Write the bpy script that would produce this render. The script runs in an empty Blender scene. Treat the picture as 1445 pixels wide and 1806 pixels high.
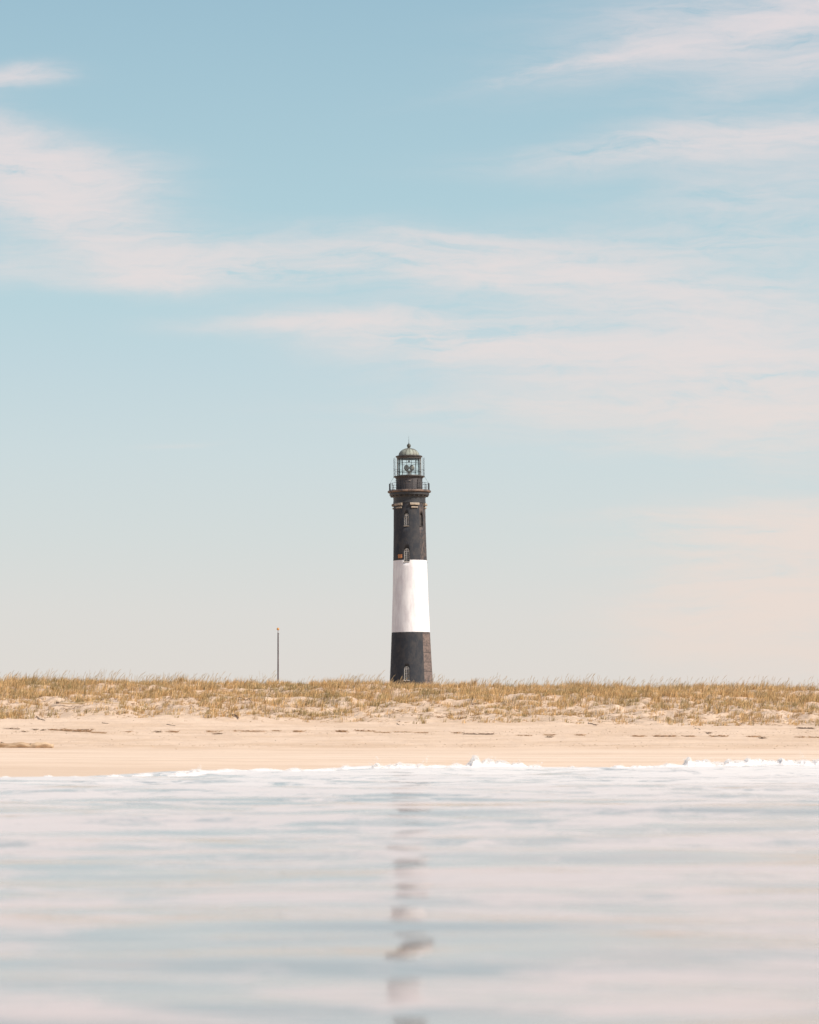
import bpy, bmesh, math, random
import numpy as np
from mathutils import Vector, Matrix, noise as mn
random.seed(7); rng = np.random.default_rng(11)
R = math.radians
C = bpy.context.scene.collection
SC = bpy.context.scene
EXPO = 0.6
F = 5118.0; HZ = 1308.0; CX = 722.5; EYE = 0.6      # focal length in photo pixels, horizon row, centre column, eye height

# ------------------------------------------------------------------ helpers
def srgb(r, g, b):
    f = lambda c: (c/255/12.92) if c <= 10 else ((c/255+0.055)/1.055)**2.4
    return (f(r), f(g), f(b), 1.0)

def tag(o, label=None, cat=None, group=None, kind=None):
    if label: o['label'] = label
    if cat: o['category'] = cat
    if group: o['group'] = group
    if kind: o['kind'] = kind
    return o

def empty(name, loc=(0, 0, 0)):
    o = bpy.data.objects.new(name, None); C.objects.link(o); o.location = loc; return o

def mesh_np(name, verts, faces, mat, parent=None, smooth=False):
    me = bpy.data.meshes.new(name)
    verts = np.asarray(verts, dtype=np.float32); faces = np.asarray(faces, dtype=np.int32)
    k = faces.shape[1]
    me.vertices.add(len(verts)); me.vertices.foreach_set('co', verts.ravel())
    me.loops.add(faces.size); me.loops.foreach_set('vertex_index', faces.ravel())
    me.polygons.add(len(faces))
    me.polygons.foreach_set('loop_start', np.arange(0, faces.size, k, dtype=np.int32))
    me.polygons.foreach_set('loop_total', np.full(len(faces), k, dtype=np.int32))
    if smooth: me.polygons.foreach_set('use_smooth', np.ones(len(faces), dtype=bool))
    me.update(calc_edges=True)
    for m in (mat if isinstance(mat, (list, tuple)) else [mat]): me.materials.append(m)
    o = bpy.data.objects.new(name, me); C.objects.link(o)
    if parent: o.parent = parent
    return o

def obj(name, bm, mat, parent=None, smooth=False):
    me = bpy.data.meshes.new(name)
    bmesh.ops.recalc_face_normals(bm, faces=bm.faces)
    if smooth:
        for f in bm.faces: f.smooth = True
    bm.to_mesh(me); bm.free()
    for m in (mat if isinstance(mat, (list, tuple)) else [mat]): me.materials.append(m)
    o = bpy.data.objects.new(name, me); C.objects.link(o)
    if parent: o.parent = parent
    return o

def lathe(bm, prof, n=48, radf=None, a0=0.0, a1=2*math.pi):
    """prof: list of (r, z); closed round; radf(phi) scales the radius; phi measured from -Y towards +X"""
    closed = abs(a1-a0-2*math.pi) < 1e-6
    rings = []
    cnt = n if closed else n+1
    for r, z in prof:
        ring = []
        for i in range(cnt):
            p = a0+(a1-a0)*i/n
            s = radf(p) if radf else 1.0
            ring.append(bm.verts.new((r*s*math.sin(p), -r*s*math.cos(p), z)))
        rings.append(ring)
    for a, b in zip(rings[:-1], rings[1:]):
        for i in range(n):
            j = (i+1) % cnt
            bm.faces.new((a[i], a[j], b[j], b[i]))
    return rings

def tube(bm, p0, p1, r0, r1=None, n=8):
    r1 = r0 if r1 is None else r1
    p0 = Vector(p0); p1 = Vector(p1); d = (p1-p0).normalized()
    u = d.orthogonal().normalized(); v = d.cross(u)
    a = []; b = []
    for i in range(n):
        t = 2*math.pi*i/n; w = u*math.cos(t)+v*math.sin(t)
        a.append(bm.verts.new(p0+w*r0)); b.append(bm.verts.new(p1+w*r1))
    for i in range(n):
        j = (i+1) % n; bm.faces.new((a[i], a[j], b[j], b[i]))
    bm.faces.new(a); bm.faces.new(b)

def box(bm, M, sx, sy, sz):
    r = bmesh.ops.create_cube(bm, size=1.0, matrix=M @ Matrix.Diagonal((sx, sy, sz, 1)))
    return r['verts']

def ringtube(bm, R0, z, r, n=48, m=6):
    vs = []
    for i in range(n):
        p = 2*math.pi*i/n; ring = []
        for k in range(m):
            q = 2*math.pi*k/m; rr = R0+r*math.cos(q)
            ring.append(bm.verts.new((rr*math.sin(p), -rr*math.cos(p), z+r*math.sin(q))))
        vs.append(ring)
    for i in range(n):
        for k in range(m):
            a = vs[i]; b = vs[(i+1) % n]
            bm.faces.new((a[k], b[k], b[(k+1) % m], a[(k+1) % m]))

# ------------------------------------------------------------------ node helpers
class NT:
    def __init__(s, tree): s.t = tree; s.n = tree.nodes; s.l = tree.links
    def node(s, typ, ins=None, **kw):
        nd = s.n.new(typ)
        for k, v in kw.items(): setattr(nd, k, v)
        if ins:
            for k, v in ins.items(): s.set(nd.inputs[k], v)
        return nd
    def set(s, sock, v):
        if hasattr(v, 'is_output') or isinstance(v, bpy.types.NodeSocket): s.l.new(v, sock)
        else: sock.default_value = v
    def m(s, op, a, b=None, c=None, clamp=False):
        nd = s.n.new('ShaderNodeMath'); nd.operation = op; nd.use_clamp = clamp
        for i, v in enumerate((a, b, c)):
            if v is not None: s.set(nd.inputs[i], v)
        return nd.outputs[0]
    def rng(s, v, a, b, c=0.0, d=1.0, smooth=True):
        nd = s.n.new('ShaderNodeMapRange'); nd.interpolation_type = 'SMOOTHSTEP' if smooth else 'LINEAR'
        for i, x in enumerate((v, a, b, c, d)): s.set(nd.inputs[i], x)
        return nd.outputs[0]
    def mix(s, f, a, b, bt='MIX'):
        nd = s.n.new('ShaderNodeMix'); nd.data_type = 'RGBA'; nd.blend_type = bt
        s.set(nd.inputs[0], f); s.set(nd.inputs[6], a); s.set(nd.inputs[7], b)
        return nd.outputs[2]
    def noise(s, vec, scale, detail=4, rough=0.55, dist=0.0):
        nd = s.node('ShaderNodeTexNoise', {'Vector': vec, 'Scale': scale, 'Detail': detail, 'Roughness': rough, 'Distortion': dist})
        return nd.outputs[0]
    def map(s, vec, loc=(0, 0, 0), rot=(0, 0, 0), sc=(1, 1, 1), typ='POINT'):
        nd = s.node('ShaderNodeMapping', {'Vector': vec, 'Location': loc, 'Rotation': rot, 'Scale': sc}); nd.vector_type = typ
        return nd.outputs[0]
    def xyz(s, vec):
        nd = s.node('ShaderNodeSeparateXYZ', {0: vec}); return nd.outputs
    def bump(s, h, strength, dist, nrm=None):
        d = {'Height': h, 'Strength': strength, 'Distance': dist}
        if nrm is not None: d['Normal'] = nrm
        return s.node('ShaderNodeBump', d).outputs[0]

def material(name, col=(0.5, 0.5, 0.5, 1), rough=0.6, metal=0.0, ior=1.5):
    m = bpy.data.materials.new(name); m.use_nodes = True
    t = NT(m.node_tree); p = m.node_tree.nodes['Principled BSDF']
    p.inputs['Base Color'].default_value = col; p.inputs['Roughness'].default_value = rough
    p.inputs['Metallic'].default_value = metal; p.inputs['IOR'].default_value = ior
    geo = t.node('ShaderNodeTexCoord').outputs['Object']
    return m, t, p, geo

def noisy(name, c0, c1, scale, rough=0.7, metal=0.0, bump=0.0, detail=5, sc=(1, 1, 1)):
    m, t, p, co = material(name, c0, rough, metal)
    n = t.noise(t.map(co, sc=sc), scale, detail, 0.6)
    t.set(p.inputs['Base Color'], t.mix(t.rng(n, 0.35, 0.65), c0, c1))
    if bump: t.set(p.inputs['Normal'], t.bump(n, 1.0, bump))
    return m

# ------------------------------------------------------------------ world
SUN_AZ = 60.0     # degrees, from the direction towards the camera round to the right
SUN_EL = 40.0
sd = Vector((math.sin(R(SUN_AZ))*math.cos(R(SUN_EL)), -math.cos(R(SUN_AZ))*math.cos(R(SUN_EL)), math.sin(R(SUN_EL))))

def build_world():
    w = bpy.data.worlds.new("World"); SC.world = w; w.use_nodes = True
    w.node_tree.nodes.clear(); t = NT(w.node_tree)
    co = t.node('ShaderNodeTexCoord').outputs['Generated']
    x, y, z = t.xyz(co)
    hor = t.m('SQRT', t.m('ADD', t.m('MULTIPLY', x, x), t.m('MULTIPLY', y, y)))
    U = t.m('MULTIPLY', t.m('ARCTAN2', x, y), 5.118)          # azimuth, 1 unit = 11.2 degrees
    V = t.m('MULTIPLY', t.m('DIVIDE', z, t.m('MAXIMUM', hor, 0.001)), 5.118)
    sky = t.node('ShaderNodeTexSky'); sky.sky_type = 'NISHITA'; sky.sun_disc = False
    sky.sun_elevation = R(SUN_EL); sky.sun_rotation = math.atan2(sd.x, sd.y)
    sky.air_density = 1.0; sky.dust_density = 1.5; sky.ozone_density = 1.5
    K = 1.0/(2**EXPO)
    S = 0.1
    ramp = t.node('ShaderNodeValToRGB', {'Fac': t.m('DIVIDE', V, 2.0)})
    stops = [(1308, (226, 219, 212)), (1200, (223, 218, 212)), (1080, (220, 219, 215)), (950, (212, 219, 218)),
             (800, (204, 218, 221)), (650, (193, 214, 221)), (480, (180, 210, 219)), (300, (166, 203, 220)),
             (120, (157, 197, 218)), (0, (149, 190, 213)), (-350, (122, 168, 196)), (-690, (112, 158, 190))]
    el = ramp.color_ramp.elements
    while len(el) > 1: el.remove(el[-1])
    for i, (row, c) in enumerate(stops):
        e = el[0] if i == 0 else el.new(0.5)
        e.position = max(0, min(1, (1308-row)/1000/2.0))
        q = srgb(*c); e.color = (q[0]*K, q[1]*K, q[2]*K, 1)
    base = t.mix(1.0, ramp.outputs[0], (1/S, 1/S, 1/S, 1), 'MULTIPLY')
    hi = t.rng(V, 1.7, 3.2)
    base = t.mix(hi, base, t.mix(1.0, sky.outputs[0], (0.95, 1.0, 1.05, 1), 'MULTIPLY'))
    # ---- clouds: soft wind-drawn patches given by direction
    comb = t.node('ShaderNodeCombineXYZ', {0: U, 1: V, 2: 0.0}).outputs[0]
    wn = t.node('ShaderNodeTexNoise', {'Vector': t.map(comb, sc=(1.2, 3.0, 1)), 'Scale': 1.7, 'Detail': 5, 'Roughness': 0.6})
    off = t.node('ShaderNodeVectorMath', {0: wn.outputs['Color'], 1: (0.5, 0.5, 0.5)}, operation='SUBTRACT').outputs[0]
    off = t.node('ShaderNodeVectorMath', {0: off, 1: (0.26, 0.085, 0)}, operation='MULTIPLY').outputs[0]
    P = t.node('ShaderNodeVectorMath', {0: comb, 1: off}, operation='ADD').outputs[0]
    # (px, row, half width, half height, angle deg (counter-clockwise), weight)
    blobs = [(90, 315, 140, 44, -4, 1.7), (10, 262, 110, 42, -22, .9), (40, 147, 66, 14, 2, 1.1), (90, 378, 150, 24, -6, .9),
             (170, 425, 150, 30, -12, 0.9), (300, 474, 150, 27, -2, 1.4), (250, 492, 120, 14, 0, .9), (560, 455, 200, 36, 0, 0.65), (850, 478, 190, 34, -2, 1.1), (820, 420, 120, 14, -4, .5),
             (1080, 500, 250, 50, -4, 0.8), (560, 573, 150, 11, 0, 0.9), (760, 600, 190, 30, -5, 1.3), (1060, 625, 260, 48, -2, 0.9),
             (1340, 610, 240, 90, 0, 0.95), (1180, 722, 330, 38, -1, 0.7), (1400, 720, 160, 80, 0, 0.6), (900, 708, 200, 12, 0, 0.35),
             (1320, 62, 260, 42, 11, 1.0), (1080, 112, 170, 10, 11, 0.55), (1400, 20, 260, 40, 4, 0.6), (1400, 145, 160, 22, 12, 0.45),
             (1400, 118, 120, 20, 10, 0.5), (1250, 270, 260, 22, 3, 0.8), (1390, 245, 170, 34, 4, 0.7), (1400, 345, 220, 45, 2, 0.5),
             (1250, 430, 260, 35, 0, 0.45), (1370, 935, 180, 36, 3, 2.0), (1345, 1060, 170, 60, 8, 2.0), (1200, 1010, 60, 26, 20, .8), (1180, 905, 140, 10, 2, 0.35),
             (1440, 1150, 150, 70, 0, 0.6), (330, 782, 60, 4, 3, 0.15), (1210, 790, 180, 14, 0, 0.4), (0, 470, 60, 30, 0, 0.4)]
    tot = None
    for px, row, sx, sy, a, wt in blobs:
        v = t.map(P, loc=((px-CX)/1000, (HZ-row)/1000, 0), rot=(0, 0, R(a)), sc=(sx/1000*1.08, sy/1000*1.08, 1), typ='TEXTURE')
        L = t.node('ShaderNodeVectorMath', {0: v}, operation='DOT_PRODUCT'); t.set(L.inputs[1], v)
        g = t.m('MULTIPLY', t.m('EXPONENT', t.m('MULTIPLY', L.outputs['Value'], -0.9)), wt)
        tot = g if tot is None else t.m('ADD', tot, g)
    # loose cloud in the rest of the sky
    n0 = t.noise(t.map(comb, sc=(0.35, 1.0, 1)), 1.0, 4, 0.5)
    out = t.m('MAXIMUM', t.rng(t.m('ABSOLUTE', U), 0.85, 1.6), t.rng(V, 1.35, 1.9))
    tot = t.m('ADD', tot, t.m('MULTIPLY', t.rng(n0, 0.45, 0.7), out))
    # wispy structure
    s1 = t.noise(t.map(P, rot=(0, 0, R(-5)), sc=(1.1, 10.5, 1)), 2.0, 9, 0.62, 0.6)
    s2 = t.noise(t.map(P, rot=(0, 0, R(4)), sc=(2.0, 7.5, 1)), 4.5, 8, 0.68, 0.8)
    st = t.m('ADD', t.m('MULTIPLY', s1, 0.65), t.m('MULTIPLY', s2, 0.35))
    d = t.m('MULTIPLY', tot, t.rng(st, 0.365, 0.61, 0.08, 1.4, False))
    d = t.m('MULTIPLY', t.m('SUBTRACT', 1.0, t.m('EXPONENT', t.m('MULTIPLY', d, -1.45))), 1.0, clamp=True)
    cr = t.node('ShaderNodeValToRGB', {'Fac': t.m('DIVIDE', V, 1.3)})
    e = cr.color_ramp.elements
    for k, (pos, c) in enumerate([(0.0, (235, 218, 206)), (0.3, (235, 221, 213)), (0.55, (232, 222, 220)), (1.0, (232, 221, 222))]):
        ee = e[k] if k < 2 else e.new(pos); ee.position = pos
        q = srgb(*c); ee.color = (q[0]*K/S, q[1]*K/S, q[2]*K/S, 1)
    # order positions safely
    colr = t.mix(t.m('MULTIPLY', d, 0.92), base, cr.outputs[0])
    bg = t.node('ShaderNodeBackground', {'Color': colr, 'Strength': S})
    o = t.node('ShaderNodeOutputWorld'); t.l.new(bg.outputs[0], o.inputs[0])
build_world()

sun = bpy.data.lights.new('sun', 'SUN'); sun.energy = 3.6; sun.angle = R(0.53); sun.color = (1.0, 0.93, 0.83)
so = bpy.data.objects.new('sun', sun); C.objects.link(so)
so.rotation_euler = sd.to_track_quat('Z', 'Y').to_euler(); so.location = (200, -100, 200)

# ------------------------------------------------------------------ camera
cam = bpy.data.cameras.new('camera'); co_ = bpy.data.objects.new('camera', cam); C.objects.link(co_)
co_.location = (0, 0, EYE); co_.rotation_euler = (R(90), 0, 0)
cam.sensor_fit = 'VERTICAL'; cam.sensor_height = 36.0; cam.sensor_width = 28.8
cam.lens = F/1806*36; cam.shift_y = (HZ-903)/1806; cam.shift_x = 0
cam.clip_start = 0.1; cam.clip_end = 20000
cam.dof.use_dof = True; cam.dof.focus_distance = 170; cam.dof.aperture_fstop = 3.2
SC.camera = co_
SC.view_settings.view_transform = 'Standard'; SC.view_settings.look = 'None'
SC.view_settings.exposure = EXPO; SC.view_settings.gamma = 1.0
SC.cycles.use_denoising = True
SC.cycles.max_bounces = 8; SC.cycles.transparent_max_bounces = 16
SC.render.film_transparent = False

# ------------------------------------------------------------------ numpy value noise
_perm = rng.permutation(4096)
_val = rng.random(4096)
def vnoise(x, y, seed=0):
    x = np.asarray(x, float)+seed*17.31; y = np.asarray(y, float)-seed*9.73
    xi = np.floor(x).astype(int); yi = np.floor(y).astype(int)
    fx = x-xi; fy = y-yi; fx = fx*fx*fx*(fx*(fx*6-15)+10); fy = fy*fy*fy*(fy*(fy*6-15)+10)
    h = lambda a, b: _val[(_perm[a & 4095]+b*57+seed*131) & 4095]
    return (h(xi, yi)*(1-fx)+h(xi+1, yi)*fx)*(1-fy)+(h(xi, yi+1)*(1-fx)+h(xi+1, yi+1)*fx)*fy*1.0
def fbm(x, y, oct=4, seed=0, gain=0.5):
    s = 0; a = 1; tot = 0
    for o in range(oct):
        s = s+a*(vnoise(np.asarray(x)*2**o, np.asarray(y)*2**o, seed+o)-0.5); tot += a; a *= gain
    return s/tot*2

# ------------------------------------------------------------------ terrain
KY = np.array([-500, 0, 40, 50, 62, 70, 87, 90, 105, 114, 129, 133, 139, 147, 155, 160, 168, 185, 250, 510, 900, 4000.])
KZ = np.array([-6, -1.0, -.24, -.105, -.01, .094, .384, .47, .77, .99, 1.44, 1.66, 2.15, 2.85, 3.42, 3.55, 3.25, 2.3, 1.9, 1.5, 1.4, 1.0])
def terrain(x, y):
    x = np.asarray(x, float); y = np.asarray(y, float)
    w = np.clip((y-118)/14, 0, 1); far = np.clip(1-(y-200)/300, 0.15, 1)
    yy = y+w*np.clip((170-y)/12, 0, 1)*1.6*fbm(x/5.5, y/9, 3, 3)
    z = np.interp(yy, KY, KZ)
    lx = np.clip(x, -60, 60)
    z = z-0.0115*np.clip(x, -9, 4)*np.clip((86-y)/20, 0, 1)*np.clip(y/30, 0, 1)
    z = z-0.011*lx*w*np.clip(1-(y-170)/60, 0, 1)
    z = z+w*0.22*fbm(x/7, y/6, 3, 5)*np.clip(1-(y-400)/200, 0, 1)
    # hummocks on the dune
    hm = np.clip((y-128)/6, 0, 1)*np.clip((230-y)/30, 0, 1)
    z = z+hm*(0.24*fbm(x/1.3, y/1.6, 3, 8)+0.07*fbm(x/.45, y/.5, 2, 12))
    # trampled, wind-worked upper beach
    up = np.clip((y-88)/1.5, 0, 1)*np.clip((140-y)/10, 0, 1)
    z = z+up*(0.022*fbm(x/.55, y/.8, 3, 15)+0.03*fbm(x/3, y/3, 2, 16))
    z = z+np.clip((y-66)/8, 0, 1)*np.clip((88-y)/3, 0, 1)*0.008*fbm(x/6, y/.9, 2, 18)
    return z
def axis(parts):
    out = []
    for a, b, s in parts: out += list(np.arange(a, b-1e-6, s))
    out.append(parts[-1][1]); return np.array(out)
def sym(xs): return np.concatenate([-xs[::-1][:-1], xs])
xs = sym(axis([(0, 24, 0.16), (24, 36, 0.3), (36, 80, 2), (80, 400, 20), (400, 4000, 200)]))
ys = axis([(-500, 40, 60), (40, 60, 2), (60, 86, .5), (86, 128, .22), (128, 166, .17), (166, 200, 1.0), (200, 500, 10), (500, 4000, 250)])
X, Y = np.meshgrid(xs, ys)
Z = terrain(X, Y)
def grid_faces(ny, nx):
    i = np.arange(ny*nx).reshape(ny, nx)
    return np.stack([i[:-1, :-1], i[:-1, 1:], i[1:, 1:], i[1:, :-1]], -1).reshape(-1, 4)
def sand_material():
    m, t, p, co = material('sand', rough=0.9)
    x, y, z = t.xyz(co)
    pale = (0.66, 0.49, 0.355, 1); warm = (0.585, 0.42, 0.29, 1)
    c = t.mix(t.rng(t.noise(co, 0.35, 5, .6), .38, .62), pale, warm)
    # strandlines: thin bands running along the shore on the packed lower beach
    st = t.noise(t.map(co, sc=(0.03, 1.0, 1), rot=(0, 0, R(1.2))), 1.1, 5, .7)
    low = t.rng(y, 84.0, 88.0, 1, 0)
    c = t.mix(t.m('MULTIPLY', low, t.rng(st, .36, .62)), c, (0.70, 0.545, 0.415, 1))
    st2 = t.noise(t.map(co, sc=(0.02, 1.6, 1), loc=(3, 7, 0)), 1.0, 4, .75)
    c = t.mix(t.m('MULTIPLY', low, t.rng(st2, .52, .62, 0, .7)), c, (0.50, 0.35, 0.235, 1))
    wet = t.rng(y, 56.0, 70.0, 0.6, 0)
    c = t.mix(wet, c, (0.57, 0.405, 0.275, 1))
    # coarse darker grain above the berm
    g = t.noise(t.map(co, sc=(1, .5, 1)), 2.3, 8, .8)
    hi = t.rng(y, 86, 90, 0, 1)
    c = t.mix(t.m('MULTIPLY', hi, t.rng(g, .53, .72, 0, .55)), c, (0.43, 0.30, 0.20, 1))
    ed = t.m('MULTIPLY', t.rng(y, 86.5, 89, 0, 1), t.rng(y, 90, 95, 1, 0))
    c = t.mix(t.m('MULTIPLY', ed, t.rng(t.noise(t.map(co, sc=(.6, 2, 1)), 1.5, 6, .7), .45, .62, 0, .45)), c, (0.47, 0.33, 0.22, 1))
    du = t.m('MULTIPLY', t.rng(y, 128, 134, 0, 1), t.rng(t.noise(co, 1.5, 7, .7), .40, .60, .15, .8))
    c = t.mix(du, c, (0.42, 0.30, 0.205, 1))
    t.set(p.inputs['Base Color'], c)
    t.set(p.inputs['Roughness'], t.m('SUBTRACT', .92, t.m('MULTIPLY', wet, .3)))
    p.inputs['Specular IOR Level'].default_value = 0.25
    b1 = t.noise(t.map(co, sc=(1, .7, 1)), 3.2, 7, .65)
    nr = t.bump(b1, t.m('MULTIPLY', hi, 0.8), 0.09)
    t.set(p.inputs['Normal'], nr)
    return m
M_sand = sand_material()
ter = mesh_np('sand_beach', np.stack([X, Y, Z], -1).reshape(-1, 3), grid_faces(len(ys), len(xs)), M_sand, smooth=True)
ter.name = 'beach'; tag(ter, kind='structure')

def tz(x, y): return float(terrain(np.array([x]), np.array([y]))[0])
def ground_px(px, row, y0=58.0, y1=175.0):
    """where the ray of a photo pixel first meets the beach"""
    yy = np.arange(y0, y1, 0.05); xx = (px-CX)/F*yy
    ray = EYE+(HZ-row)/F*yy
    g = terrain(xx, yy)
    k = np.argmax(g >= ray)
    if g[k] < ray[k]: k = len(yy)-1
    return Vector((xx[k], yy[k], g[k]))

# ------------------------------------------------------------------ water
def shore(x):            # where the swash ends
    return 56.6+0.95*np.clip(x, -9, 8)+1.1*fbm(np.asarray(x)/3.1, np.asarray(x)*0+.5, 3, 31)
def crest_h(x):          # height of the broken wave's lip along the shore
    x = np.asarray(x, float)
    b = 0.012+0.03/(1+np.exp(-(x-0.5)/1.6))
    return b
def water_z(x, y):
    x = np.asarray(x, float); y = np.asarray(y, float)
    def rip(lx, ly, seed, ang=0.0):
        c, s = math.cos(ang), math.sin(ang)
        return fbm((x*c+y*s)/lx, (-x*s+y*c)/ly, 2, seed)
    z = 0.027*rip(2.8, 0.95, 40, .04)+0.036*rip(5.5, 1.9, 41, -.04)+0.045*rip(11, 4.2, 42, .05)
    z = z+0.0085*rip(1.3, .42, 43, .06)
    k = np.clip((y-22)/28, 0, 1)
    z = z+k*0.11*rip(6.5, 3.1, 44, .04)+k*.035*rip(2.4, 1.3, 47, -.05)
    s = y-shore(x)
    z = z+crest_h(x)*np.exp(-(np.minimum(s+0.5, 0)/2.2)**2)*np.where(s < 1.5, 1, 0)
    # edge dips under the sand
    z = z-np.clip(s-0.1, 0, 3)*0.12
    return z
wxs = sym(axis([(0, 1.6, 0.03), (1.6, 4, .06), (4, 13, 0.11), (13, 20, .4), (20, 80, 4), (80, 400, 40), (400, 4000, 400)]))
wys = axis([(-4000, -400, 400), (-400, -20, 40), (-20, 4, 2), (4, 12, .035), (12, 24, .06), (24, 60, .1), (60, 66, .25)])
WX, WY = np.meshgrid(wxs, wys)
WZ = water_z(WX, WY)
WZ = np.where(np.abs(WX) > 80, -0.35*np.clip((WY-50)/10, 0, 1), WZ)
def water_material():
    m, t, p, co = material('water', (0.5, 0.5, 0.5, 1), 0.06, 0, 1.333)
    x, y, z = t.xyz(co)
    flat = t.node('ShaderNodeCombineXYZ', {0: x, 1: y, 2: 0.0}).outputs[0]
    n1 = t.noise(t.map(flat, sc=(.62, 1, 1)), 0.62, 6, .6, 1.0)
    n2 = t.noise(t.map(flat, sc=(.55, 1, 1), loc=(5, 3, 0)), 2.8, 7, .68, 1.0)
    nn = t.m('ADD', t.m('MULTIPLY', n1, .55), t.m('MULTIPLY', n2, .45))
    # foam gets denser towards the beach
    near = t.rng(y, 8, 56, 0.0, 1.0, False)
    lo = t.m('SUBTRACT', .475, t.m('MULTIPLY', near, .085))
    hi_ = t.m('SUBTRACT', .57, t.m('MULTIPLY', near, .065))
    f = t.node('ShaderNodeMapRange', {0: nn, 1: lo, 2: hi_, 3: 0.07, 4: t.m('ADD', .76, t.m('MULTIPLY', near, .2))}); f.interpolation_type = 'SMOOTHSTEP'
    foam = f.outputs[0]
    t.set(p.inputs['Base Color'], (0.30, 0.29, 0.27, 1))
    rip = t.noise(t.map(flat, sc=(.5, 1, 1)), 7.0, 3, .5)
    rip2 = t.noise(t.map(flat, sc=(.35, 1, 1)), 2.6, 5, .6, .6)
    nr = t.bump(rip2, t.m('ADD', .10, t.m('MULTIPLY', near, .75)), 0.020, t.bump(rip, 0.35, 0.006))
    t.set(p.inputs['Normal'], nr)
    p.inputs['Roughness'].default_value = 0.05
    fm = t.node('ShaderNodeBsdfPrincipled', {'Base Color': t.mix(near, (0.57, 0.478, 0.445, 1), (0.71, 0.655, 0.605, 1)), 'Roughness': 0.45, 'IOR': 1.333, 'Specular IOR Level': 0.18})
    mixn = t.node('ShaderNodeMixShader', {0: foam}); t.l.new(p.outputs[0], mixn.inputs[1]); t.l.new(fm.outputs[0], mixn.inputs[2])
    t.l.new(mixn.outputs[0], m.node_tree.nodes['Material Output'].inputs[0])
    return m
M_water = water_material()
wat = mesh_np('water', np.stack([WX, WY, WZ], -1).reshape(-1, 3), grid_faces(len(wys), len(wxs)), M_water, smooth=True)
tag(wat, kind='structure')

# broken white water along the swash edge
M_foam, t_, p_, c_ = material('white_foam', (0.80, 0.755, 0.735, 1), 0.6)
t_.set(p_.inputs['Base Color'], t_.mix(t_.rng(t_.noise(c_, 9, 5, .6), .4, .65), (0.80, .745, .69, 1), (0.72, .66, .61, 1)))
t_.set(p_.inputs['Normal'], t_.bump(t_.noise(c_, 22, 4, .6), .25, .012))
p_.inputs['Subsurface Weight'].default_value = 0.55; p_.inputs['Subsurface Radius'].default_value = (1, .9, .8); p_.inputs['Subsurface Scale'].default_value = 0.05
# (photo column, half width px, height px above the foam edge)
splashes = [(838, 11, 17), (862, 16, 13), (885, 22, 12), (915, 20, 10), (945, 22, 9), (985, 40, 6), (720, 28, 6), (690, 20, 5), (640, 40, 3), (770, 30, 4),
            (560, 60, 2.5), (470, 30, 3), (345, 16, 5), (320, 14, 4), (85, 10, 4), (200, 10, 3), (1030, 22, 6), (1060, 25, 3),
            (1215, 7, 15), (1232, 16, 11), (1245, 14, 13), (1265, 22, 9), (1300, 30, 7), (1335, 26, 9), (1360, 20, 7),
            (1395, 22, 8), (1420, 25, 10), (1445, 20, 12), (1150, 60, 3), (10, 10, 3), (130, 14, 2.5), (255, 12, 3), (400, 25, 2.5), (520, 14, 4), (610, 9, 5), (665, 8, 8), (705, 9, 8), (742, 8, 6), (805, 12, 5), (1010, 8, 8), (1090, 14, 5), (1120, 10, 4), (1180, 14, 5), (1285, 9, 11), (1320, 8, 10), (1378, 8, 11)]
_sx = np.linspace(-14, 14, 1400); _sy = shore(_sx)-.55; _spx = CX+_sx/_sy*F; _swz = water_z(_sx, _sy)
def at_shore(px): return float(np.interp(px, _spx, _sx)), float(np.interp(px, _spx, _sy)), float(np.interp(px, _spx, _swz))
def foam_h(x):
    px = np.interp(x, _sx, _spx)
    h = np.zeros_like(x)
    for c, w, a in splashes: h = np.maximum(h, a/F*58.5*np.exp(-((px-c)/w)**2))
    return h
fx = np.arange(-14, 14, 0.016); fs = np.linspace(-.62, .38, 44)
FX, FS = np.meshgrid(fx, fs)
prof = np.cos((FS+.12)/.5*math.pi/2).clip(0, 1)
prof = np.where(FS > -.12, np.cos(((FS+.12)/.5).clip(0, 1)*math.pi/2), np.cos(((-FS-.12)/.5).clip(0, 1)*math.pi/2))
FY = shore(FX)-.55+FS
hh = foam_h(FX)*.8
lump = fbm(FX/.16, FY/.16, 4, 51)*.5+.5; lump2 = fbm(FX/.05, FY/.05, 3, 55)*.5+.5
FZ = water_z(FX, FY)+prof**.7*(hh*.8*(.2+1.3*lump)*(.4+1.1*lump2)+(.012+.012/(1+np.exp(-FX/1.5)))*(lump*2.2-.75)*(.6+.6*lump2))-0.006-(1-prof)*.02
V0 = np.stack([FX, FY, FZ], -1).reshape(-1, 3); F0 = grid_faces(len(fs), len(fx))
ico = bmesh.new(); bmesh.ops.create_icosphere(ico, subdivisions=1, radius=1.0)
iv = np.array([v.co[:] for v in ico.verts]); 
ico.verts.index_update(); iff = np.array([[v.index for v in f.verts] for f in ico.faces]); ico.free()
vs = []; ts = []; nb = 0
def drop(c, r):
    global nb
    s = rng.uniform(.7, 1.3, 3)
    vs.append(iv*s*r+np.array(c)); ts.append(iff+nb); nb += len(iv)
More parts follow.
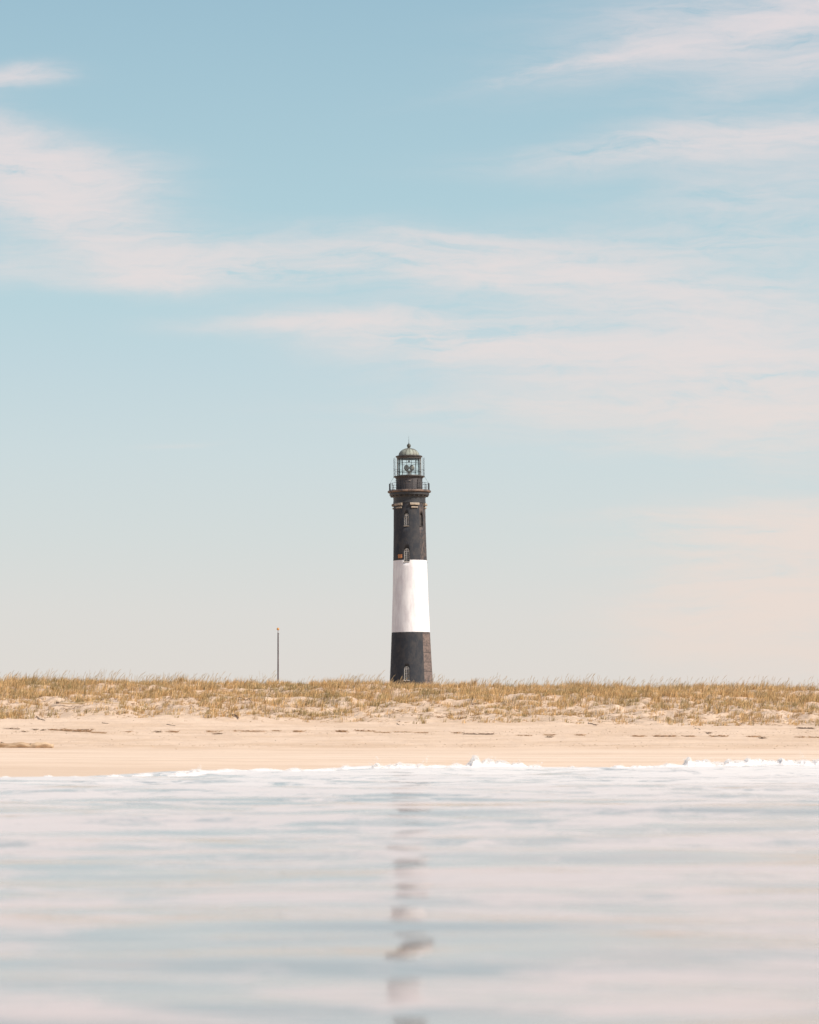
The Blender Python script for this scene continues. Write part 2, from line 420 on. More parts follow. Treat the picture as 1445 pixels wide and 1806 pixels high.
for c, w, a in splashes:
    H = a/F*60*.8
    for k in range(int(90+a*90)):
        x, yv, wz = at_shore(c+rng.normal()*w*.7)
        top = H*math.exp(-((CX+x/yv*F-c)/w)**2)
        u = rng.random()**.6
        drop((x, yv+rng.normal()*.12, wz+top*(.2+1.15*u)), rng.uniform(.003, .011)*(1.15-.65*u))
    if a >= 5:        # fingers thrown up
        for q in range(4):
            x0, yv, wz = at_shore(c+rng.normal()*w*.4)
            lean = rng.uniform(-.5, .5) if c != 1215 else -.6
            L = H*rng.uniform(.6, 1.4)
            for k in range(26):
                f = k/25
                drop((x0+lean*L*f*f, yv+.03*math.sin(q), wz+L*f), (.014*(1-f)**.8+.0025)*rng.uniform(.7, 1.2))
            for k in range(7):
                drop((x0+lean*L*1.1+rng.normal()*.05, yv, wz+L*rng.uniform(.8, 1.4)), rng.uniform(.003, .006))
for px, row in [(667, 1338), (748, 1342), (754, 1338), (765, 1348), (805, 1344), (916, 1345), (921, 1347), (955, 1346), (1412, 1326), (1416, 1333), (1380, 1340), (352, 1352), (355, 1354)]:
    for k in range(6):
        yy = at_shore(px)[1]; drop(((px-CX+rng.normal()*2.5)/F*yy, yy, EYE+(HZ-row+rng.normal()*2.5)/F*yy), rng.uniform(.004, .010))
VA = np.concatenate([V0]+vs); 
tri = np.concatenate(ts)+len(V0)
q2 = np.concatenate([F0[:, [0, 1, 2]], F0[:, [0, 2, 3]], tri])
fo = mesh_np('sea_foam', VA, q2, M_foam, smooth=True)
tag(fo, 'white broken wave foam and splashes along the edge of the beach', 'sea foam', kind='stuff')

# ------------------------------------------------------------------ beach grass
def grass():
    V = []; Fc = []; Cc = []; base = 0
    n = 26000
    gx = rng.uniform(-30, 30, n); gy = rng.uniform(126.5, 168, n)
    # density: full on the crest, thinning into separate tufts towards the foot
    toe = 129.4+2.3*fbm(gx/3.2, gx*0+3, 3, 61)
    u = (gy-toe)/(153-toe)
    clump = fbm(gx/1.5, gy/2.0, 3, 63)*.5+.5
    c2 = fbm(gx/.55, gy/.8, 2, 66)*.5+.5
    dens = np.clip(u, 0, 1)**.8*1.0+.28
    keep = (u > 0) & (rng.random(n) < dens*np.clip((clump*.55+c2*.45-(.46-.20*np.clip(u, 0, 1)))*6, 0, 1))
    # open sand in front of the reed pole and the dead branch
    for (pa, pb) in (((96, 1245.5), (216, 1247.5)), ((422, 1240), (446, 1240))):
        a_ = ground_px(*pa); b_ = ground_px(*pb); f_ = (gx-a_.x)/(b_.x-a_.x); yl = a_.y+(b_.y-a_.y)*f_
        keep &= ~((f_ > 0) & (f_ < 1) & (gy > yl-3.2) & (gy < yl+.3) & (rng.random(n) < .93))
    gx = gx[keep]; gy = gy[keep]; u = u[keep].clip(0, 1.3)
    # the big tuft at the lower left
    ex = rng.normal(-18.0, .55, 70); ey = rng.normal(130.2, .7, 70)
    gx = np.concatenate([gx, ex]); gy = np.concatenate([gy, ey]); u = np.concatenate([u, np.full(70, .45)])
    gz = terrain(gx, gy)
    tone = fbm(gx/2.2, gy/2.2, 3, 70)*.5+.5; ht = fbm(gx/1.7, gy/2.5, 3, 72)*.8+.5
    for i in range(len(gx)):
        nbl = int(rng.integers(9, 17)) if gy[i] < 160 else 7
        size = rng.uniform(.20, .44)*(0.60+.45*min(u[i], 1))*(.62+.8*ht[i])
        if i >= len(gx)-70: size *= 1.15
        az = rng.uniform(0, 2*math.pi, nbl); spread = rng.uniform(.1, .9, nbl)
        L = size*rng.uniform(.6, 1.25, nbl); w = rng.uniform(.006, .011, nbl)
        bx = gx[i]+rng.normal(0, .07, nbl); by = gy[i]+rng.normal(0, .07, nbl)
        g2 = rng.uniform(.74, 1.14); isg = (rng.random() < (.18 if u[i] > .7 else .30)) or tone[i] > .66
        for k in range(nbl):
            dx = math.cos(az[k])*spread[k]+.28; dy = math.sin(az[k])*spread[k]
            l = L[k]; hz = math.sqrt(max(.12, 1-min(.88, (dx*dx+dy*dy)*.55)))
            p0 = (bx[k], by[k], gz[i]-.03)
            p1 = (bx[k]+dx*l*.3, by[k]+dy*l*.3, gz[i]+l*.55*hz)
            p2 = (bx[k]+dx*l*.85, by[k]+dy*l*.85, gz[i]+l*.95*hz)
            a = az[k]+1.57; wx = math.cos(a)*w[k]; wy = math.sin(a)*w[k]
            V += [(p0[0]-wx, p0[1]-wy, p0[2]), (p0[0]+wx, p0[1]+wy, p0[2]), (p1[0]+wx*.8, p1[1]+wy*.8, p1[2]), (p1[0]-wx*.8, p1[1]-wy*.8, p1[2]), p2]
            Fc += [(base, base+1, base+2), (base, base+2, base+3), (base+3, base+2, base+4)]
            r = rng.random()
            g = (.75+.5*rng.random())*g2
            if isg and r < .7: c = (.36*g, .275*g, .135*g)
            elif r < .85: c = (.63*g, .415*g, .20*g)
            elif r < .95: c = (.74*g, .53*g, .29*g)
            else: c = (.19*g, .12*g, .065*g)
            Cc += [c]*5
            base += 5
    # tall seed stalks along the skyline
    SX = rng.uniform(-30, 30, 1900); SY = rng.uniform(148, 164, 1900); SZ = terrain(SX, SY); SN = fbm(SX/1.2, SY*0+2, 2, 77)
    for i in range(1900):
        x, y, z = SX[i], SY[i], SZ[i]
        if SN[i] < -.2: continue
        l = rng.uniform(.40, .84); le = rng.uniform(-.05, .6); w = .004
        p1 = (x+le*l*.35, y, z+l*.62); p2 = (x+le*l*.75, y, z+l*.9); p3 = (x+le*l*1.05, y, z+l*1.03)
        V += [(x-w, y, z), (x+w, y, z), (p1[0]+w, y, p1[2]), (p1[0]-w, y, p1[2]), (p2[0]+w*1.7, y, p2[2]-.01), (p2[0]-w*.8, y, p2[2]+.01), p3]
        Fc += [(base, base+1, base+2), (base, base+2, base+3), (base+3, base+2, base+4), (base+3, base+4, base+5), (base+5, base+4, base+6)]
        g = .8+.4*rng.random(); Cc += [(.46*g, .33*g, .19*g)]*7; base += 7
    # dead stalks, roots and blown leaves lying on the dune foot
    nd = 24000
    DX = rng.uniform(-30, 30, nd); DY = rng.uniform(127.5, 157, nd); DA = rng.normal(0, .8, nd); DL = rng.uniform(.05, .28, nd)
    DZ = terrain(DX, DY); DZ2 = terrain(DX+np.cos(DA)*DL, DY+np.sin(DA)*DL)
    DN = fbm(DX/1.6, DY/1.8, 3, 81); DT = 129.0+1.9*fbm(DX/3.2, DX*0+3, 3, 61)
    for i in range(nd):
        x, y = DX[i], DY[i]
        if rng.random() > np.clip(.35+2.2*DN[i], .06, 1)*np.clip((y-DT[i])/5, .05, 1): continue
        z = DZ[i]+.012; a = DA[i]; l = DL[i]; w = rng.uniform(.006, .013)
        dx = math.cos(a)*l; dy = math.sin(a)*l; z2 = DZ2[i]+rng.uniform(.01, .09)
        V += [(x, y, z-w), (x+dx, y+dy, z2-w*.4), (x+dx, y+dy, z2+w*.4), (x, y, z+w)]
        Fc += [(base, base+1, base+2), (base, base+2, base+3)]
        g = .6+.6*rng.random(); Cc += [(.33*g, .20*g, .11*g)]*4; base += 4
    m, t, p, co = material('beach_grass', rough=.75)
    at = t.node('ShaderNodeAttribute'); at.attribute_name = 'blade_tint'
    tr = t.node('ShaderNodeBsdfTranslucent', {'Color': at.outputs['Color']})
    df = t.node('ShaderNodeBsdfDiffuse', {'Color': at.outputs['Color']})
    mx = t.node('ShaderNodeMixShader', {0: .3}); t.l.new(df.outputs[0], mx.inputs[1]); t.l.new(tr.outputs[0], mx.inputs[2])
    t.l.new(mx.outputs[0], m.node_tree.nodes['Material Output'].inputs[0])
    o = mesh_np('beach_grass', V, Fc, m)
    ca = o.data.color_attributes.new('blade_tint', 'FLOAT_COLOR', 'POINT')
    arr = np.ones((len(Cc), 4), np.float32); arr[:, :3] = np.array(Cc)
    ca.data.foreach_set('color', arr.ravel())
    tag(o, 'dry golden and olive beach grass covering the dune ridge', 'grass', kind='stuff')
    print('grass tufts', len(gx), 'verts', len(V))
grass()

# ------------------------------------------------------------------ lighthouse
D = 510.0; LB = tz(0.2, D)
def lz(row): return EYE+(HZ-row)/F*D-LB      # height above the lighthouse's foot for a photo row
def pr(px): return px/F*D                    # photo pixels to metres at the lighthouse
M_black, t, p, co = material('black_paint', rough=0.75)
x, y, z = t.xyz(co)
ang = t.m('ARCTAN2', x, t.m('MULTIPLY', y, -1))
n1 = t.noise(t.map(co, sc=(1, 1, .7)), .9, 8, .72); n2 = t.noise(t.map(co, sc=(1, 1, .45)), 2.6, 7, .75); n3 = t.noise(co, .35, 3, .5)
c = t.mix(t.rng(n1, .4, .65), (0.026, 0.029, 0.036, 1), (0.050, 0.047, 0.048, 1))
c = t.mix(t.rng(n2, .56, .72, 0, .6), c, (0.098, 0.078, 0.072, 1))
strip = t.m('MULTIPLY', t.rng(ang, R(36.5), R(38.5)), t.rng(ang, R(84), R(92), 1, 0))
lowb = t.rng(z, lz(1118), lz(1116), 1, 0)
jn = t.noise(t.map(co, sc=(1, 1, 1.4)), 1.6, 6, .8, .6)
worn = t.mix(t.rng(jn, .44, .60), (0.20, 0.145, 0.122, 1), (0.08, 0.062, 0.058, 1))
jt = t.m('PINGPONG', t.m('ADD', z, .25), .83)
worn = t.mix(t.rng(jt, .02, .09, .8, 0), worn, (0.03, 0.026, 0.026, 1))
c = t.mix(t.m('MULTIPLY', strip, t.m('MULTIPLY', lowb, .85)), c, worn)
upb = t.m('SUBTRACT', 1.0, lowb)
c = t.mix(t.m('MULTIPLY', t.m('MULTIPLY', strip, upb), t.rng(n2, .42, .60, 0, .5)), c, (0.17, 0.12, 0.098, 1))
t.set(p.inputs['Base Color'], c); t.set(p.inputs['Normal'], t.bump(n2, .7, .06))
p.inputs['Specular IOR Level'].default_value = .3
M_white, t, p, co = material('white_paint', rough=0.7)
a1 = t.noise(t.map(co, sc=(1, 1, .25)), 1.2, 7, .65); a2 = t.noise(co, 3.5, 6, .7)
c = t.mix(t.rng(a1, .40, .66, 0, .85), (0.76, 0.735, 0.73, 1), (0.60, 0.56, 0.57, 1))
c = t.mix(t.rng(a2, .60, .72, 0, .4), c, (0.50, 0.45, 0.43, 1))
t.set(p.inputs['Base Color'], c); t.set(p.inputs['Normal'], t.bump(a2, .5, .04))
M_iron = noisy('black_iron', (0.022, 0.024, 0.029, 1), (0.036, 0.034, 0.035, 1), 2.0, .5)
M_deck = noisy('rusty_deck', (0.045, 0.037, 0.037, 1), (0.20, 0.135, 0.10, 1), 1.1, .7)
M_watch = noisy('brown_iron', (0.037, 0.035, 0.039, 1), (0.066, 0.056, 0.055, 1), 1.0, .6)
M_stone = noisy('sandstone', (0.40, 0.325, 0.245, 1), (0.25, 0.205, 0.165, 1), 2.5, .8, bump=.03)
M_dome = noisy('weathered_copper', (0.30, 0.32, 0.26, 1), (0.18, 0.17, 0.135, 1), 1.8, .62, .0, sc=(1, 1, .3))
M_domed = noisy('dark_bronze', (0.10, 0.10, 0.075, 1), (0.05, 0.045, 0.04, 1), 3, .5, .3)
M_rim = noisy('dark_rim', (0.07, 0.06, 0.055, 1), (0.035, 0.03, 0.03, 1), 2, .5)
M_post = noisy('pale_metal', (0.36, 0.32, 0.28, 1), (0.24, 0.20, 0.17, 1), 2, .4, .3)
M_frame = noisy('window_white', (0.74, 0.71, 0.66, 1), (0.55, 0.50, 0.45, 1), 4, .6)
M_pane = noisy('dark_pane', (0.02, 0.027, 0.03, 1), (0.05, 0.06, 0.06, 1), 3, .25)
M_orange = noisy('rust_patch', (0.50, 0.215, 0.085, 1), (0.33, 0.13, 0.055, 1), 5, .8)
M_lampm = noisy('lamp_housing', (0.27, 0.24, 0.195, 1), (0.16, 0.15, 0.13, 1), 4, .45, .2)
M_lens = noisy('lamp_lens', (0.34, 0.32, 0.28, 1), (0.22, 0.21, 0.19, 1), 6, .3)
M_glass = bpy.data.materials.new('lantern_glass'); M_glass.use_nodes = True
t = NT(M_glass.node_tree); M_glass.node_tree.nodes.remove(M_glass.node_tree.nodes['Principled BSDF'])
tr = t.node('ShaderNodeBsdfTransparent', {'Color': (0.975, 1.0, 0.995, 1)}); gl = t.node('ShaderNodeBsdfGlossy', {'Color': (.95, 1, 1, 1), 'Roughness': .03})
fr = t.node('ShaderNodeFresnel', {'IOR': 1.5})
mx = t.node('ShaderNodeMixShader', {0: t.m('ADD', t.m('MULTIPLY', fr.outputs[0], .5), .05)}); t.l.new(tr.outputs[0], mx.inputs[1]); t.l.new(gl.outputs[0], mx.inputs[2])
t.l.new(mx.outputs[0], M_glass.node_tree.nodes['Material Output'].inputs[0])

LH = empty('lighthouse', (0.42, D, LB))
LH.rotation_euler = (0, R(-0.6), 0)
tag(LH, 'tall black and white banded lighthouse rising behind the grassy dune', 'lighthouse')
OB = R(38.0)
def octf(p):
    q = (p-OB) % (math.pi/4)
    o = math.cos(math.pi/8)/math.cos(q-math.pi/8)
    return 0.86+0.14*o*1.02
# shaft profile: (row, half width px)
SP = [(1298, 44.0), (1292, 43), (1245, 40.2), (1203, 38.2), (1160, 35.9), (1115.5, 33.9), (1050, 31.4), (989, 29.7), (940, 28.6), (890, 28.0), (876, 28.3)]
def shaft_r(zv):
    zz = [lz(r) for r, w in SP]; ww = [pr(w) for r, w in SP]
    return float(np.interp(zv, zz, ww))
rows = sorted(set([1298, 1292, 1245, 1203, 1115.5, 989, 890, 876]+list(np.linspace(1290, 880, 42))), reverse=True)
bm = bmesh.new(); N = 128
prof_ = [(shaft_r(lz(r)), lz(r)) for r in rows]; prof_[0] = (prof_[0][0], -0.5)
rings = lathe(bm, prof_, N, octf)
bm.faces.new(rings[0]); bm.faces.new(rings[-1])
bmesh.ops.recalc_face_normals(bm, faces=bm.faces)
for f in bm.faces:
    cz = f.calc_center_median().z; f.smooth = len(f.verts) == 4
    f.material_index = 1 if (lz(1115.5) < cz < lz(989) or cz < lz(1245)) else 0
me = bpy.data.meshes.new('shaft'); bm.to_mesh(me); bm.free()
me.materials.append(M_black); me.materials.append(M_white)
shaft = bpy.data.objects.new('tower_shaft', me); C.objects.link(shaft)
def radial(phi, r, z): # frame: local X across, local Y outward, Z up
    n = Vector((math.sin(phi), -math.cos(phi), 0)); a = Vector((math.cos(phi), math.sin(phi), 0))
    M = Matrix.Identity(4); M.col[0][:3] = a; M.col[1][:3] = -n; M.col[2][:3] = (0, 0, 1); M.col[3][:3] = (n.x*r, n.y*r, z)
    return M
def arch_pts(w, h, n=10):
    pts = [(-w/2, 0), (w/2, 0)]
    for i in range(n+1):
        q = math.pi*i/n; pts.append((w/2*math.cos(q), h-w/2+w/2*math.sin(q)))
    return pts
def arch_prism(bm, M, w, h, y0, y1, inner=None):
    pts = arch_pts(w, h)
    a = [bm.verts.new(M @ Vector((x, y0, z))) for x, z in pts]; b = [bm.verts.new(M @ Vector((x, y1, z))) for x, z in pts]
    n = len(pts)
    if inner is None:
        bm.faces.new(a); bm.faces.new(b)
        for i in range(n): bm.faces.new((a[i], a[(i+1) % n], b[(i+1) % n], b[i]))
    else:
        ip = [(x*(w-2*inner)/w, inner+(z)*(h-2*inner)/h) for x, z in pts]
        c = [bm.verts.new(M @ Vector((x, y0, z))) for x, z in ip]; d = [bm.verts.new(M @ Vector((x, y1, z))) for x, z in ip]
        for i in range(n):
            j = (i+1) % n
            bm.faces.new((a[i], a[j], b[j], b[i])); bm.faces.new((c[i], c[j], d[j], d[i]))
            bm.faces.new((a[i], a[j], c[j], c[i])); bm.faces.new((b[i], b[j], d[j], d[i]))
# openings: (phi, row bottom, row top, width px, kind)
WINS = [(-12, 930, 906, 8.6, 'win'), (47, 930, 906.5, 8.6, 'niche'), (-12, 992.8, 967, 10.8, 'win'), (-13, 1201, 1174, 10.6, 'win'),
        (-132, 960, 936, 9, 'win'), (108, 992.8, 967, 10, 'niche'), (-132, 1085, 1060, 10, 'win'), (167, 1040, 1014, 10, 'win')]
cut = bmesh.new()
for phi, rb, rt, w, k in WINS:
    zb = lz(rb); h = lz(rt)-zb; rr = shaft_r(zb+h/2)
    arch_prism(cut, radial(R(phi), rr-.0, zb), pr(w), h, -0.6, 0.42)
bmesh.ops.recalc_face_normals(cut, faces=cut.faces)
cm = bpy.data.meshes.new('cutter'); cut.to_mesh(cm); cut.free(); co2 = bpy.data.objects.new('cutter', cm); C.objects.link(co2)
md = shaft.modifiers.new('b', 'BOOLEAN'); md.operation = 'DIFFERENCE'; md.solver = 'EXACT'; md.object = co2
dg = bpy.context.evaluated_depsgraph_get(); ev = shaft.evaluated_get(dg)
nm = bpy.data.meshes.new_from_object(ev); shaft.modifiers.clear(); old = shaft.data; shaft.data = nm
bpy.data.objects.remove(co2); bpy.data.meshes.remove(old)
shaft.parent = LH
for phi, rb, rt, w, k in WINS:
    zb = lz(rb); h = lz(rt)-zb; rr = shaft_r(zb+h/2); M = radial(R(phi), rr, zb); W = pr(w)
    yb = .38
    if k == 'win':
        b = bmesh.new(); fr_ = .07
        arch_prism(b, M @ Matrix.Translation((0, 0, .06)), W*.80, h*.90, .26, .34, inner=fr_)
        # central mullion, transom, glazing bars
        box(b, M @ Matrix.Translation((0, .28, h*.46)), .11, .06, h*.86)
        box(b, M @ Matrix.Translation((0, .285, h-W*.62)), W*.74, .06, .10)
        for q in range(1, 5): box(b, M @ Matrix.Translation((0, .29, (h-W*.62)*q/5)), W*.74, .04, .018)
        for q_ in (): box(b, M @ Matrix.Translation((q_*W*.19, .292, (h-W*.6)*.5)), .02, .04, (h-W*.6)*.92)
        win = obj('window', b, M_frame, LH)
        b = bmesh.new(); arch_prism(b, M, W*.97, h*.985, .35, .38); obj('pane', b, M_pane, win)
        b = bmesh.new(); box(b, M @ Matrix.Translation((0, .02, .03)), W*1.06, .26, .09); obj('sill', b, M_frame if rb > 990 else M_stone, win)
    else:
        b = bmesh.new(); arch_prism(b, M, W*.9, h*.97, .33, .40); obj('blind_window', b, M_rim, LH)
        b = bmesh.new(); box(b, M @ Matrix.Translation((0, .02, .03)), W*1.06, .26, .08); obj('sill', b, M_watch, LH)
# orange patch
b = bmesh.new(); rr = shaft_r(lz(982)); box(b, radial(R(-36.5), rr*.995, lz(982.3)), .80, .16, .66); pq = obj('plaque', b, M_orange, LH)
pq['label'] = 'orange square patch on the black paint'
# stone ledges, six round the top of the shaft
for k in range(6):
    phi = -42+60*k
    b = bmesh.new()
    for (rt, rb, hw, pj) in ((888.6, 892.8, 15.8, .36), (895.2, 897.8, 12.0, .20)):
        r0 = shaft_r(lz(rb))
        zt, zb = lz(rt), lz(rb); a0, a1 = R(phi-hw), R(phi+hw)
        lathe(b, [(r0*.93, zb), (r0+pj*.85, zb), (r0+pj, zb+.08), (r0+pj, zt-.1), (r0+pj*.75, zt), (r0*.93, zt), (r0*.93, zb)], 8, None, a0, a1)
        for a in (a0, a1):
            pass
    bmesh.ops.remove_doubles(b, verts=b.verts, dist=.001)
    bmesh.ops.holes_fill(b, edges=[e for e in b.edges if e.is_boundary], sides=0)
    obj('stone_ledge', b, M_stone, LH)
# head of the shaft: bands and corbelled cornice
b = bmesh.new()
lathe(b, [(pr(27.4), lz(889)), (pr(28.8), lz(888.4)), (pr(28.8), lz(885)), (pr(28.3), lz(884.4)), (pr(28.5), lz(878)), (pr(29.6), lz(876.5)),
          (pr(34.6), lz(874.2)), (pr(35), lz(873.4)), (pr(35), lz(869.4)), (pr(20), lz(869.4))], 64)
for k in range(24):
    phi = 2*math.pi*k/24; box(b, radial(phi, pr(31), lz(875)), .2, pr(5), .3)
obj('cornice', b, M_iron, LH)
b = bmesh.new()
lathe(b, [(pr(20), lz(869.3)), (pr(36.8), lz(869.3)), (pr(38.2), lz(868.4)), (pr(38.3), lz(866.4)), (pr(37.4), lz(865.6)), (pr(20), lz(865.5))], 64)
gal = obj('main_gallery', b, M_deck, LH)
# main gallery railing
b = bmesh.new(); RG = pr(34.6); zb = lz(865.5); zt = lz(853.2)
for k in range(16):
    phi = R(8+22.5*k); n = (math.sin(phi)*RG, -math.cos(phi)*RG)
    tube(b, (n[0], n[1], zb), (n[0], n[1], zt+.04), .055, .045, 6)
ringtube(b, RG, zt, .032, 64); ringtube(b, RG, zb+(zt-zb)*.66, .018, 64, 5); ringtube(b, RG, zb+(zt-zb)*.33, .018, 64, 5); ringtube(b, RG, zb+.1, .018, 64, 5)
obj('gallery_railing', b, M_iron, LH)
for ph in (-90, 90):
    b = bmesh.new(); box(b, radial(R(ph), RG, (zb+zt)/2), 1.1, .22, zt-zb); obj('railing_box', b, M_iron, LH)
# watch room
b = bmesh.new()
lathe(b, [(pr(23.9), lz(865.6)), (pr(23.9), lz(864.5)), (pr(23.3), lz(864)), (pr(23.3), lz(844.5)), (pr(24.2), lz(843.8)), (pr(24.6), lz(842))], 48)
for k in range(12):
    phi = R(15+30*k); box(b, radial(phi, pr(23.3), lz(854)), .10, .08, lz(844.5)-lz(864))
wr = obj('watch_room', b, M_watch, LH)
b = bmesh.new(); arch_prism(b, radial(R(49), pr(23.3), lz(864.5)), .95, lz(844.8)-lz(864.5), -.07, .3); obj('door', b, M_rim, wr)
b = bmesh.new(); box(b, radial(R(2), pr(23.4), lz(849.6)), .36, .22, .10); obj('wall_light', b, M_post, wr)
# upper gallery deck
b = bmesh.new(); lathe(b, [(pr(15), lz(842)), (pr(26.6), lz(842)), (pr(27.6), lz(841.3)), (pr(27.6), lz(840.1)), (pr(15), lz(840))], 48)
obj('upper_gallery', b, M_rim, LH)
b = bmesh.new(); RC = pr(27.1)
for k in range(16):
    phi = R(-3+22.5*k); n = Vector((math.sin(phi)*RC, -math.cos(phi)*RC, 0))
    full = k % 2 == 0
    tube(b, n+Vector((0, 0, lz(840))), n+Vector((0, 0, lz(807.5) if abs(math.sin(phi)) > .8 else lz(829))), .030, .026, 5)
    if full:
        n2 = Vector((math.sin(phi)*RG, -math.cos(phi)*RG, zt)); tube(b, n+Vector((0, 0, lz(841))), n2, .02, .02, 5)
ringtube(b, RC, lz(829.5), .026, 48, 5); ringtube(b, RC, lz(835), .016, 48, 5)
obj('upper_railing', b, M_iron, LH)
# lantern
RL = pr(21.0)
b = bmesh.new(); lathe(b, [(RL+.02, lz(840)), (RL+.02, lz(838.8)), (RL-.18, lz(838.8)), (RL-.18, lz(840))], 48); 
cage = obj('lantern_base', b, M_post, LH)
for k in range(16):
    phi = R(11.25+22.5*k); n = Vector((math.sin(phi)*RL, -math.cos(phi)*RL, 0))
    b = bmesh.new()
    box(b, radial(phi, RL, (lz(838.8)+lz(809.5))/2), .15 if k in (2, 3, 12, 13) else .045, .14, lz(809.5)-lz(838.8))
    obj('glazing_post', b, M_post if k in (3, 12) else M_iron, LH)
b = bmesh.new()
for zr in (818, 832): ringtube(b, RL-.02, lz(zr), .045, 48, 5)
obj('glazing_ring', b, M_iron, LH)
b = bmesh.new(); lathe(b, [(RL-.06, lz(838.8)), (RL-.06, lz(809.5))], 16, None, R(11.25), R(371.25)); obj('lantern_glass', b, M_glass, LH)
# lamps
b = bmesh.new(); lathe(b, [(.01, lz(840)), (.85, lz(839.9)), (.8, lz(837.6)), (.34, lz(836.8)), (.26, lz(833.5)), (.40, lz(832.3)), (.40, lz(831.6)), (.01, lz(831.5))], 20)
box(b, Matrix.Translation((0, 0, lz(831))), 1.0, .25, .14)
bea = obj('beacon_stand', b, M_lampm, LH)
for s in (-1, 1):
    b = bmesh.new(); M = Matrix.Translation((s*.47+.02, -.05, lz(825.2))) @ Matrix.Rotation(R(90), 4, 'X')
    bmesh.ops.create_cone(b, cap_ends=True, segments=24, radius1=.47, radius2=.47, depth=.34, matrix=M)
    box(b, Matrix.Translation((s*.47+.02, 0, lz(829.7))), .12, .2, .35)
    lh_ = obj('beacon_lamp', b, M_lampm, LH, True)
    b = bmesh.new(); bmesh.ops.create_cone(b, cap_ends=True, segments=24, radius1=.36, radius2=.30, depth=.06, matrix=Matrix.Translation((s*.47+.02, -.25, lz(825.2))) @ Matrix.Rotation(R(90), 4, 'X'))
    obj('lens', b, M_lens, lh_)
b = bmesh.new(); lathe(b, [(.02, lz(809.5)), (.06, lz(810)), (.06, lz(812)), (.17, lz(812.6)), (.17, lz(814.6)), (.02, lz(815))], 12); obj('hanging_lamp', b, M_iron, LH)
# roof
b = bmesh.new(); lathe(b, [(pr(18), lz(809.6)), (pr(21.4), lz(809.6)), (pr(21.8), lz(807)), (pr(23.4), lz(806.2)), (pr(23.6), lz(804.6)), (pr(22), lz(804)), (pr(17.8), lz(803.9))], 48)
obj('roof_rim', b, M_rim, LH)
b = bmesh.new()
dp = []
for i in range(13):
    q = i/12*math.pi/2*.93; dp.append((pr(18.2)*math.cos(q), lz(804)+(lz(790.7)-lz(804))*math.sin(q)/math.sin(math.pi/2*.93)))
lathe(b, dp, 48)
dome = obj('dome_roof', b, M_dome, LH, True)
b = bmesh.new()
for k in range(16):
    phi = R(6+22.5*k)
    for (r0, z0), (r1, z1) in zip(dp[:-1], dp[1:]):
        tube(b, (math.sin(phi)*r0, -math.cos(phi)*r0, z0), (math.sin(phi)*r1, -math.cos(phi)*r1, z1), .035, .035, 5)
obj('seam', b, M_domed, dome)
b = bmesh.new(); lathe(b, [(pr(3.2), lz(791.4)), (pr(2.5), lz(790)), (pr(2.6), lz(789)), (pr(3.3), lz(787.6)), (pr(3.6), lz(786.2)), (pr(3.2), lz(784.4)), (pr(2), lz(783)), (pr(.8), lz(782.3)), (.03, lz(779))], 20)
obj('ventilator_ball', b, M_domed, LH, True)
b = bmesh.new(); tube(b, (0, 0, lz(780)), (0, 0, lz(768.5)), .035, .012, 6); obj('lightning_rod', b, M_rim, LH)
# stone terrace round the foot (behind the dune)
b = bmesh.new(); lathe(b, [(9.5, -1.0), (9.5, 1.2), (9.3, 1.35), (pr(40), 1.35)], 32); obj('terrace', b, M_stone, LH)

# ------------------------------------------------------------------ flagpole
DP = 450.0; px_ = (490.6-CX)/F*DP; pb = tz(px_, DP); ptop = EYE+(HZ-1111)/F*DP-pb
FP = empty('flagpole', (px_, DP, pb)); tag(FP, 'slender bare brown pole with an orange ball on top left of the lighthouse', 'flagpole')
M_pole = noisy('brown_pole', (0.055, 0.037, 0.038, 1), (0.105, 0.075, 0.075, 1), 1.0, .6, sc=(1, 1, .5))
M_ball = noisy('gilded_ball', (0.62, 0.30, 0.07, 1), (0.45, 0.20, 0.05, 1), 3, .5)
b = bmesh.new(); lathe(b, [(.17, -.3), (.13, 1), (.112, ptop*.5), (.09, ptop*.97), (.05, ptop*.975), (.04, ptop), (.0, ptop)], 12); obj('pole', b, M_pole, FP, True)
b = bmesh.new(); bmesh.ops.create_uvsphere(b, u_segments=16, v_segments=10, radius=.21, matrix=Matrix.Translation((0, 0, ptop+.14))); obj('ball', b, M_ball, FP, True)
b = bmesh.new(); tube(b, (0.13, -.05, 1.2), (.11, -.03, ptop*.965), .012, .012, 5); box(b, Matrix.Translation((.1, 0, ptop*.965)), .12, .08, .10); box(b, Matrix.Translation((.13, 0, 1.25)), .10, .05, .2)
obj('halyard', b, M_pole, FP)

# ------------------------------------------------------------------ driftwood and wrack
M_wrack = noisy('dry_seaweed', (0.19, 0.105, 0.05, 1), (0.36, 0.20, 0.09, 1), 9, .85, sc=(1, 1, 2))
M_wrackd = noisy('dark_seaweed', (0.10, 0.062, 0.038, 1), (0.19, 0.115, 0.06, 1), 9, .85)
M_wrackl = noisy('straw_wrack', (0.36, 0.22, 0.11, 1), (0.24, 0.14, 0.07, 1), 9, .85)
M_wood = noisy('driftwood', (0.62, 0.45, 0.29, 1), (0.40, 0.26, 0.155, 1), 3.5, .8, bump=.05, sc=(.35, 2, 2))
M_reed = noisy('pale_reed', (0.60, 0.44, 0.26, 1), (0.45, 0.31, 0.17, 1), 3, .7)
M_litter = noisy('beach_litter', (0.26, 0.17, 0.11, 1), (0.42, 0.29, 0.19, 1), 3, .85)
M_stick = noisy('dark_stick', (0.12, 0.08, 0.055, 1), (0.20, 0.13, 0.085, 1), 8, .8)

